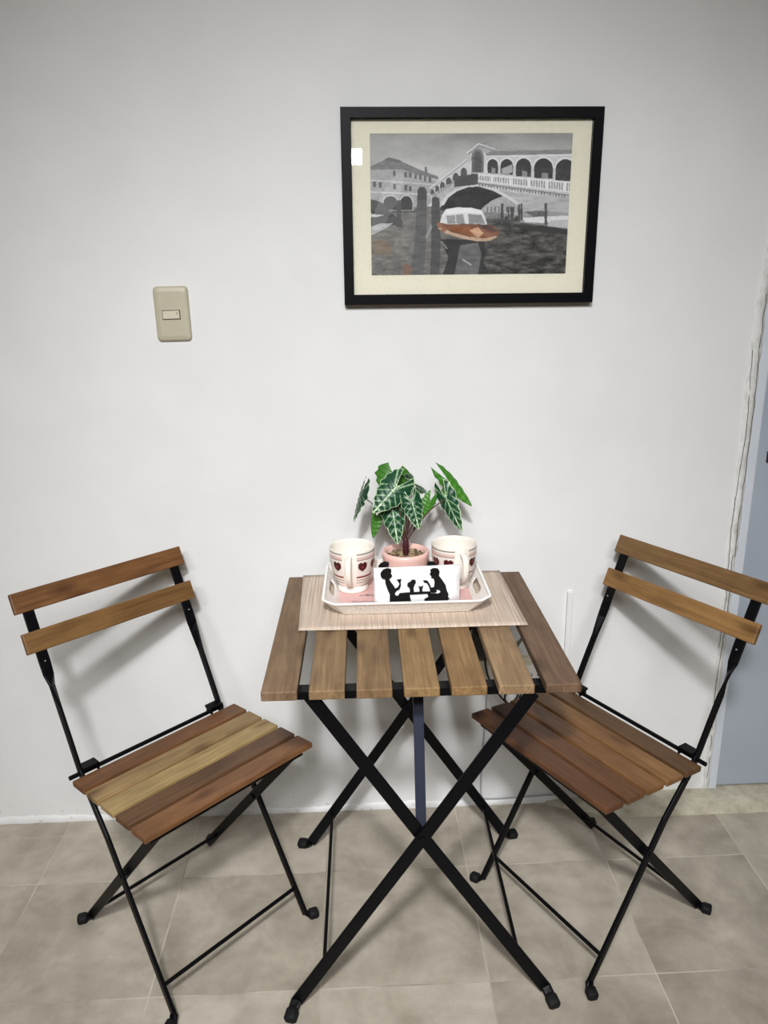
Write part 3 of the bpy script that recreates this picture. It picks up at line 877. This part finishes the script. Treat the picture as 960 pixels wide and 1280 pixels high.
# tray
TB = TZ + .0032
tray = empty('serving_tray', on_table(-.008, .136, TB), TR, 'white octagonal serving tray with pink floor standing on the beige placemat', 'tray')
def octo(a, b, c): return [(-a + c, -b), (a - c, -b), (a, -b + c), (a, b - c), (a - c, b), (-a + c, b), (-a, b - c), (-a, -b + c)]
OB = octo(.147, .100, .018); OT = octo(.1735, .1295, .024); ZT = .036
def P3(o, f, z): return [Vector((OB[i][0] + (OT[i][0] - OB[i][0]) * f, OB[i][1] + (OT[i][1] - OB[i][1]) * f, z)) for i in range(8)]
bm = bmesh.new()
bv = [bm.verts.new(p) for p in P3(0, 0, .0015)]; bm.faces.new(bv)
lv = P3(0, 0, .0015); tv = P3(0, 1, ZT)
for i in range(8):
    j = (i + 1) % 8; a, b, c, d = lv[i], lv[j], tv[j], tv[i]
    if i in (2, 6):   # the two short ends have hand holes
        us, vs = [0, .27, .33, .62, .68, 1], [0, .26, .36, .60, .70, 1]
        gg = [[bm.verts.new(a.lerp(b, u).lerp(d.lerp(c, u), v)) for u in us] for v in vs]
        for r_ in range(5):
            for q in range(5):
                if 1 <= r_ <= 3 and 1 <= q <= 3: continue
                bm.faces.new((gg[r_][q], gg[r_][q + 1], gg[r_ + 1][q + 1], gg[r_ + 1][q]))
        # rounded corners of the hole
        A = gg[1][1:5]; 
        for (r0, q0, r1, q1, r2, q2) in ((1, 2, 1, 1, 2, 1), (1, 3, 1, 4, 2, 4), (4, 2, 4, 1, 3, 1), (4, 3, 4, 4, 3, 4)):
            bm.faces.new((gg[r0][q0], gg[r1][q1], gg[r2][q2]))
    else:
        n_ = 6; gg = [[bm.verts.new(a.lerp(b, u / n_).lerp(d.lerp(c, u / n_), v / 2)) for u in range(n_ + 1)] for v in range(3)]
        for r_ in range(2):
            for q in range(n_): bm.faces.new((gg[r_][q], gg[r_][q + 1], gg[r_ + 1][q + 1], gg[r_ + 1][q]))
bmesh.ops.remove_doubles(bm, verts=bm.verts, dist=.0002)
tb = from_bm('tray_body', bm, TRAY, tray)
so = tb.modifiers.new('thick', 'SOLIDIFY'); so.thickness = .0026; so.offset = 0
bm = bmesh.new()
ring = []
for i in range(8):
    p, q, r_ = tv[i - 1], tv[i], tv[(i + 1) % 8]
    a = q.lerp(p, .006 / (p - q).length); b = q.lerp(r_, .006 / (r_ - q).length)
    ring += [a, (q + (a + b) / 2) / 2, b]
n_ = len(ring); rg = []
for i in range(n_):
    t = (ring[(i + 1) % n_] - ring[i - 1]).normalized(); w = Vector((t.y, -t.x, 0))
    rg.append([bm.verts.new(ring[i] + w * (.0034 * math.cos(k * PI / 4)) + Vector((0, 0, .0022 * math.sin(k * PI / 4)))) for k in range(8)])
for i in range(n_):
    for k in range(8): bm.faces.new((rg[i][k], rg[i][(k + 1) % 8], rg[(i + 1) % n_][(k + 1) % 8], rg[(i + 1) % n_][k]))
from_bm('rim', bm, TRAYRIM, tray, True)
bm = bmesh.new(); bm.faces.new([bm.verts.new((x, y, .0032)) for x, y in octo(.1445, .0975, .0175)])
r = bmesh.ops.extrude_face_region(bm, geom=list(bm.faces))
for v in r['geom']:
    if isinstance(v, bmesh.types.BMVert): v.co.z += .0006
from_bm('liner', bm, LINER, tray)
bm = bmesh.new()
def stroke(pts, r=.0006): tube(bm, [(x, y, .0041) for x, y in pts], r, 5)
stroke([(-.100, -.010), (-.090, -.008), (-.082, -.006), (-.079, -.012), (-.076, -.005), (-.072, -.011), (-.066, -.008), (-.060, -.009), (-.052, -.008)], .0009)
stroke([(-.085, -.003), (-.083, -.013), (-.079, -.004)], .0009) 
for k in range(14): stroke([(-.115 + k * .006, -.046 + .003 * math.sin(k * 2.1)), (-.112 + k * .006, -.040 + .003 * math.cos(k * 1.3)), (-.110 + k * .006, -.048)], .0006)
from_bm('printed_lettering', bm, INK, tray)
FZ = TB + .0042   # height of the tray floor's top

# mugs -------------------------------------------------------------
def mug(x, y, rz, label):
    t = empty('mug', on_table(x, y, FZ), TR + rz, label, 'mug', 'footed heart mugs on the tray')
    # profile: outside from foot ring up, over the lip, inside down
    outer = [(.0, .004), (.026, .003), (.029, 0), (.0335, .0), (.0345, .004), (.0325, .010), (.0305, .0135)]
    wall = []
    for i in range(40):
        k = i / 39; z = .0135 + k * (.1 - .0135)
        r_ = .0305 + (.0495 - .0305) * math.sin(min(1, k * 1.18) * PI / 2) ** .62 + .0012 * k
        wall.append((r_, z))
    lip = [(.0508, .1008), (.0500, .1018), (.0488, .1010)]
    inner = [(r_ - .0028, z) for r_, z in wall[::-3]] + [(.02, .0165), (0, .016)]
    prof = outer + wall + lip + inner
    bm = bmesh.new(); n = 200
    lc = bm.verts.layers.float_color.new('paint')
    rings = lathe(bm, prof, n)
    cream, ink, pinkb, red, dark = lin((236, 229, 219)), lin((62, 48, 46)), lin((214, 186, 176)), lin((128, 30, 34)), lin((74, 26, 26))
    nout = len(outer)
    hearts = [math.radians(a) for a in (35, 75, 115, 155, 205, 245, 285, 325)]
    for ri, rg_ in enumerate(rings):
        r_, z = prof[ri]
        for k, v in enumerate(rg_):
            c = cream
            if nout <= ri < nout + 40 and len(rg_) > 1:
                th = (2 * PI * k / n + PI / 2) % (2 * PI)    # 0 = handle (towards -Y)
                dh = min(th, 2 * PI - th)
                if dh > math.radians(19):
                    if abs(z - .0955) < .0012: c = ink
                    elif .0835 < z < .0905: c = pinkb
                    elif abs(z - .0815) < .0011: c = lin((140, 110, 104))
                    elif abs(z - .0925) < .0008: c = lin((150, 122, 116))
                    elif .038 < z < .0445: c = red if int(math.degrees(th) / 34) % 2 == 0 or dh < 1.2 else pinkb
                    elif abs(z - .0325) < .0012 or abs(z - .0265) < .0012: c = lin((150, 122, 112))
                    elif .0445 <= z < .08: c = lin((230, 219, 209))
                    for h in hearts:
                        X = ((th - h + PI) % (2 * PI) - PI) * r_ / .0100; Yh = (z - .0640) / .0100
                        f = (X * X + Yh * Yh - 1) ** 3 - X * X * Yh ** 3
                        if abs(X) < 1.5 and abs(Yh) < 1.5 and f < 0:
                            c = dark if (X * X + (Yh - .1) ** 2 > .12) else lin((120, 58, 48))
            v[lc] = c
    from_bm('mug_body', bm, MUGM, t, True)
    # handle: towards local -Y
    bm = bmesh.new()
    pts = smooth_path([(0, -.0465, .089), (0, -.057, .0905), (0, -.069, .084), (0, -.0735, .066), (0, -.069, .046), (0, -.056, .031), (0, -.0425, .0265)], 6)
    sweep(bm, pts, rect(.0135, .0075, .0034), [(1, 0, 0)] * len(pts))
    from_bm('handle', bm, CREAM, t, True)
mug(-.1215, .172, math.radians(-7), 'cream footed mug with dark hearts on the left end of the tray')
mug(.1065, .176, math.radians(14), 'cream footed mug with dark hearts on the right end of the tray, beside napkins')

# napkins and their silhouette holder --------------------------------
NA = TR + math.radians(4.5)
nap = empty('napkin_holder', on_table(.0155, .072, FZ), NA, 'black napkin holder cut as two people drinking at a small table', 'napkin holder')
S = .0018 / 7.385     # metres per drawing unit
def flat_shape(name, polys, y, th, m, parent, cx=450, base=462):
    cu = bpy.data.curves.new(name, 'CURVE'); cu.dimensions = '2D'; cu.fill_mode = 'BOTH'; cu.extrude = th / 2
    for P in polys:
        sp = cu.splines.new('POLY'); sp.points.add(len(P) - 1); sp.use_cyclic_u = True
        for i, (a, b) in enumerate(P): sp.points[i].co = ((a - cx) * S, (base - b) * S * 1.19, 0, 1)
    tmp = bpy.data.objects.new('tmp', cu); me = bpy.data.meshes.new_from_object(tmp)
    bpy.data.objects.remove(tmp); bpy.data.curves.remove(cu)
    me.transform(Matrix.Translation((0, y, 0)) @ Matrix.Rotation(PI / 2, 4, 'X'))
    return link(name, me, m, parent)
BODY = [(128, 205), (127, 182), (148, 160), (185, 149), (219, 157), (222, 172), (215, 185), (228, 206), (216, 222), (200, 228), (215, 255), (240, 285), (252, 308), (275, 300), (290, 275), (284, 262), (268, 240), (305, 238), (300, 258), (302, 285), (290, 312), (262, 325), (247, 343), (256, 362), (275, 366), (292, 346), (380, 344), (378, 312), (356, 290), (362, 270), (384, 262), (402, 246), (428, 250), (432, 268), (420, 284), (410, 310), (416, 344), (464, 344), (462, 318), (452, 298), (474, 306), (496, 297), (487, 318), (488, 344), (556, 346), (546, 306), (526, 276), (500, 270), (496, 257), (532, 260), (552, 288), (566, 318), (590, 314), (594, 272), (584, 242), (566, 242), (566, 226), (552, 212), (560, 198), (556, 176), (586, 166), (622, 170), (638, 192), (632, 226), (662, 262), (690, 300), (702, 345), (717, 372), (712, 396), (726, 410), (708, 420), (716, 455), (690, 456), (676, 430), (626, 430), (604, 456), (560, 450), (524, 454), (504, 430), (508, 402), (540, 388), (532, 360), (376, 360), (388, 410), (412, 456), (374, 456), (360, 430), (346, 428), (330, 456), (302, 458), (290, 430), (240, 430), (222, 458), (194, 458), (204, 432), (180, 426), (204, 408), (204, 350), (182, 302), (168, 262), (166, 230), (142, 224)]
HOLE = [(560, 362), (628, 366), (646, 356), (640, 338), (606, 330), (616, 346), (596, 356), (562, 352)]
fp = flat_shape('front_silhouette', [BODY, HOLE], -.0155, .003, ACRYL, nap)
bp = flat_shape('rear_silhouette', [[(a + (0 if a < 450 else 0), b) for a, b in BODY], HOLE], -.0155 + .0415, .003, ACRYL, nap)
bm = bmesh.new(); add_box(bm, (0, .0052, .0015), (.150, .048, .003), .0005); from_bm('base', bm, ACRYL, nap)
nk = empty('paper_napkins', on_table(.0155, .072, FZ + .0032), NA, 'stack of folded white paper napkins standing between the black silhouettes', 'napkins')
bm = bmesh.new(); rq = random.Random(8)
for i in range(9):
    y = -.0115 + i * .0029; w = .180 + rq.uniform(-.0015, .0015)
    h = .0835 - .0006 * i + rq.uniform(-.001, .001)
    gg = []
    for a in range(9):
        x = -w / 2 + w * a / 8
        gg.append([bm.verts.new((x + rq.uniform(-.0003, .0003), y + .0007 * math.sin(a * .8 + i) * (b / 4), h * b / 4 + (.0 if b < 4 else -.0035 * (a / 8) * (i % 3)))) for b in range(5)])
    for a in range(8):
        for b in range(4): bm.faces.new((gg[a][b], gg[a + 1][b], gg[a + 1][b + 1], gg[a][b + 1]))
npo = from_bm('napkin_sheets', bm, PAPER, nk, True)
so = npo.modifiers.new('thick', 'SOLIDIFY'); so.thickness = .0022; so.offset = 0

# potted plant --------------------------------------------------------
PC = on_table(-.001, .205, FZ)
plant = empty('potted_plant', PC, 0, 'arrow leaved green plant with white veins in a small pink pot behind the napkins', 'plant')
bm = bmesh.new()
lathe(bm, [(0, 0), (.038, 0), (.041, .003), (.047, .03), (.0515, .052), (.0535, .064), (.0545, .070), (.0525, .0755), (.0485, .0765), (.0455, .074), (.0445, .066), (.0435, .058), (0, .057)], 64)
from_bm('pot', bm, PINKPOT, plant, True)
bm = bmesh.new(); lc = bm.verts.layers.float_color.new('paint'); rp = random.Random(11)
for i in range(150):
    a = rp.uniform(0, 2 * PI); rad = math.sqrt(rp.random()) * .0395; s1 = rp.uniform(.0035, .0065)
    r = bmesh.ops.create_icosphere(bm, subdivisions=2, radius=1)
    cc = lin(rp.choice([(150, 128, 96), (118, 96, 70), (172, 154, 122), (96, 84, 58), (136, 122, 84), (84, 66, 48)]))
    R_ = Matrix.Rotation(rp.uniform(0, 6), 4, 'Z')
    for v in r['verts']:
        v.co = R_ @ Vector((v.co.x * s1, v.co.y * s1 * .8, v.co.z * s1 * .6)) + Vector((rad * math.cos(a), rad * math.sin(a), .0605 + rp.uniform(0, .006)))
        v[lc] = cc
pb = from_bm('pebbles', bm, PEBBLE, plant, True); pb['kind'] = 'stuff'
bm = bmesh.new()
tube(bm, smooth_path([(.0, -.002, .056), (.0005, -.002, .075), (.001, -.002, .092), (.0, -.002, .108)], 4), [.0066] * 4 + [.0074] * 5 + [.0066, .006, .0052, .0036], 14)
from_bm('stem', bm, STEM, plant, True)
CROWN = Vector((0, -.002, .098))

def leaf(base, tip, nrm, width, plain=False, bend=.12, lobe=.42, notch=.09, fold=.10, seed=0, shade=1.0):
    """base = where petiole joins; blade runs base->tip and two lobes run back. coords relative to the pot"""
    base, tip = Vector(base), Vector(tip); ax = tip - base; Ln = ax.length; ax.normalize()
    nrm = Vector(nrm); nrm = (nrm - ax * nrm.dot(ax)).normalized(); sd = ax.cross(nrm)
    NR, NC = 54, 15; rg = random.Random(seed); ph = rg.uniform(0, 6)
    bm = bmesh.new(); lc = bm.verts.layers.float_color.new('paint')
    def Wd(v):
        if v < 0:
            q = -v / lobe; w = .5 * (1 - .10 * q) * max(0.0, 1 - q ** 3.2) ** .5
        else:
            w = .5 * (1 - v) ** .82 * (1 + .35 * v)
        return w * (1 + .055 * math.sin(v * 22 + ph)) * width
    def In(v):
        return 0 if v >= -notch else (notch_w * min(1, ((-v - notch) / (lobe - notch))) ** .8)
    notch_w = .23 * width
    for s in (-1, 1):
        rows = []
        for i in range(NR + 1):
            v = -lobe + (1 + lobe) * i / NR
            w = Wd(v); a = min(In(v), w * .98); row = []
            for j in range(NC + 1):
                u = a + (w - a) * j / NC
                z = fold * u - .9 * u * u / max(width, 1e-4) - bend * Ln * max(v, 0) ** 2 - .12 * Ln * min(v, 0) ** 2 + .0007 * math.sin(v * 30 + u * 200)
                p = base + ax * (v * Ln) + sd * (s * u) + nrm * z
                vt = bm.verts.new(p); row.append(vt)
                x = u / width
                if plain:
                    c = (62, 120, 36) if x > .02 else (96, 150, 60)
                    m_ = (v * 6.2 - x * 7) % 1
                    if m_ < .12: c = (80, 138, 48)
                    if w - u < .0009: c = (54, 108, 34)
                else:
                    c = (20, 66, 40)
                    vv = v - x * .95       # laterals sweep towards the tip
                    if v >= -.02 or x < .1:
                        m_ = (vv * 4.1 + .3 * x + .02) % 1
                        dist = min(m_, 1 - m_)
                        if dist < .15: c = (38, 84, 54)
                        if dist < .06: c = (150, 182, 138)
                    # veins into the lobes
                    if v < .05:
                        for k_, thk in ((1.05, .022), (.42, .016)):
                            dl = abs(x - (-v) * k_ * Ln / width * .55)
                            if dl < thk * 1.8: c = (40, 86, 56)
                            if dl < thk * .8: c = (160, 190, 146)
                    if x < .034: c = (58, 104, 70)
                    if x < .02: c = (204, 222, 184)
                    if w - u < .0013 or (v < -notch and u - a < .0011): c = (186, 208, 166)
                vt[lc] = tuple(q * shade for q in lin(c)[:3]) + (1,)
            rows.append(row)
        for i in range(NR):
            for j in range(NC):
                try: bm.faces.new((rows[i][j], rows[i][j + 1], rows[i + 1][j + 1], rows[i + 1][j]))
                except ValueError: pass
    bmesh.ops.remove_doubles(bm, verts=bm.verts, dist=.00008)
    lf = from_bm('leaf', bm, LEAF, plant, True)
    bm = bmesh.new(); mid = CROWN.lerp(base, .55) + Vector((0, 0, .012))
    pth = smooth_path([CROWN + Vector((rg.uniform(-.004, .004), rg.uniform(-.003, .003), 0)), mid, base - nrm * .0006], 8)
    tube(bm, pth, [.0018 - .0008 * i / (len(pth) - 1) for i in range(len(pth))], 8)
    from_bm('petiole', bm, PETI, lf, True)
# positions relative to the pot centre (x right, y away from viewer, z up from tray floor)
def W(px, py, dy=0.0):
    """leaf joints measured on the plant's own elevation grid (10.1 mm = 5.4 units)"""
    k = .001855 * (1 + dy * .55)
    return (((px - 505) * k - .001, dy, (692 - py) * k * 1.06 + .072 - dy * .30))
F = (0, -1, .25)
leaf(W(491, 617, -.03), W(465, 643, -.045), (.05, -1, .45), .070, seed=1, lobe=.80, notch=.16)
leaf(W(490, 641, -.012), W(495.5, 683, -.03), (-.05, -1, .3), .058, seed=2, lobe=.45)
leaf(W(513.5, 634, -.035), W(521.5, 665, -.045), (.1, -1, .35), .048, seed=3, lobe=.62)
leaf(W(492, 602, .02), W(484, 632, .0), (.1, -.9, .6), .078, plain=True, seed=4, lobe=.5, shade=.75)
leaf(W(555, 629, -.01), W(573, 671, -.025), (-.55, -.75, .45), .046, seed=5, lobe=.55, notch=.1)
leaf(W(560, 611, .02), W(587, 640, .03), (.45, -.8, -.1), .034, plain=True, seed=6, lobe=.75, bend=-.05)
leaf(W(535, 633, .0), W(526.5, 652, -.005), (.2, -1, .2), .032, plain=True, seed=7, lobe=.7)
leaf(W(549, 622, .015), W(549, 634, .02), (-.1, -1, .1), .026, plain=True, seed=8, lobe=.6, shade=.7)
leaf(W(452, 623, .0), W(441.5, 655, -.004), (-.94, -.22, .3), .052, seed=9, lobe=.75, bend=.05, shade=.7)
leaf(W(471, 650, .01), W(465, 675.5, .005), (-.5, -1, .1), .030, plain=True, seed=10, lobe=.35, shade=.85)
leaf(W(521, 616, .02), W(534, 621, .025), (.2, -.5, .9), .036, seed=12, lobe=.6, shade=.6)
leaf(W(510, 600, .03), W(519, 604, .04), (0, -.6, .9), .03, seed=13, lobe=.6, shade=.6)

# ------------------------------------------------------------------ ceiling lamp (behind the viewer) and light
LX, LY_, LZ = -.12, -2.35, 2.6
lamp = empty('ceiling_lamp', (LX, LY_, LZ), 0, 'round white ceiling lamp above the room behind the viewer', 'lamp')
bm = bmesh.new(); lathe(bm, [(0, 0), (.11, 0), (.11, -.02), (.10, -.03), (0, -.03)], 40); from_bm('lamp_base', bm, PLWHITE, lamp, True)
def area(name, loc, target, size, power, col, shape='DISK', sy=None):
    l = bpy.data.lights.new(name, 'AREA'); l.shape = shape; l.size = size
    if sy: l.size_y = sy
    l.energy = power; l.color = col
    o = bpy.data.objects.new(name, l); COL.objects.link(o); o.location = loc
    o.rotation_euler = (Vector(target) - Vector(loc)).to_track_quat('-Z', 'Y').to_euler()
    return o
a_ = area('lamp_light', (LX, LY_, LZ - .06), (.12, -.25, .32), .22, 18, (.985, .992, 1.0)); a_.data.spread = math.radians(80)
f_ = area('room_fill', (-.1, -2.9, 2.47), (.1, -.30, .20), 2.0, 16, (.99, .99, 1.0), 'RECTANGLE', .22); f_.data.spread = math.radians(82)
# small window-like bright lamp low behind the viewer, mirrored in the picture glass
area('side_lamp', (.087, -4.1, 2.25), (.05, 0, 1.6), .075, .5, (1, 1, 1), 'RECTANGLE', .105)
area('added_streak_light', (.30, -4.1, 1.95), (.10, 0, 1.55), .12, .12, (1, 1, 1), 'ELLIPSE', .42).rotation_euler.rotate_axis('Z', -.5)  # added dim light, not a room lamp; makes a faint streak in the picture glass

w = bpy.data.worlds.new('world'); sc.world = w; w.use_nodes = True
w.node_tree.nodes['Background'].inputs[0].default_value = (.9, .88, .8, 1)
w.node_tree.nodes['Background'].inputs[1].default_value = .2

# ------------------------------------------------------------------ camera
cam = bpy.data.cameras.new('camera'); co = bpy.data.objects.new('camera', cam); COL.objects.link(co)
pitch, yaw, roll = math.radians(16.3481), math.radians(-2.0782), math.radians(-.9118)
Fv = Vector((0, math.cos(pitch), -math.sin(pitch))); Uv = Vector((0, math.sin(pitch), math.cos(pitch))); Rv = Vector((1, 0, 0))
Zr = Matrix.Rotation(yaw, 3, 'Z'); Fv, Uv, Rv = Zr @ Fv, Zr @ Uv, Zr @ Rv
R2 = Rv * math.cos(roll) + Uv * math.sin(roll); U2 = Uv * math.cos(roll) - Rv * math.sin(roll)
M = Matrix.Identity(4)
for i in range(3): M[i][0], M[i][1], M[i][2] = R2[i], U2[i], -Fv[i]
M[0][3], M[1][3], M[2][3] = .0277, -1.7524, 1.353
co.matrix_world = M
cam.sensor_fit = 'VERTICAL'; cam.sensor_height = 36; cam.lens = 948.7958 * 36 / 1280
cam.clip_start = .02
sc.camera = co
sc.view_settings.view_transform = 'Standard'; sc.view_settings.look = 'None'
sc.view_settings.exposure = 0; sc.view_settings.gamma = 1
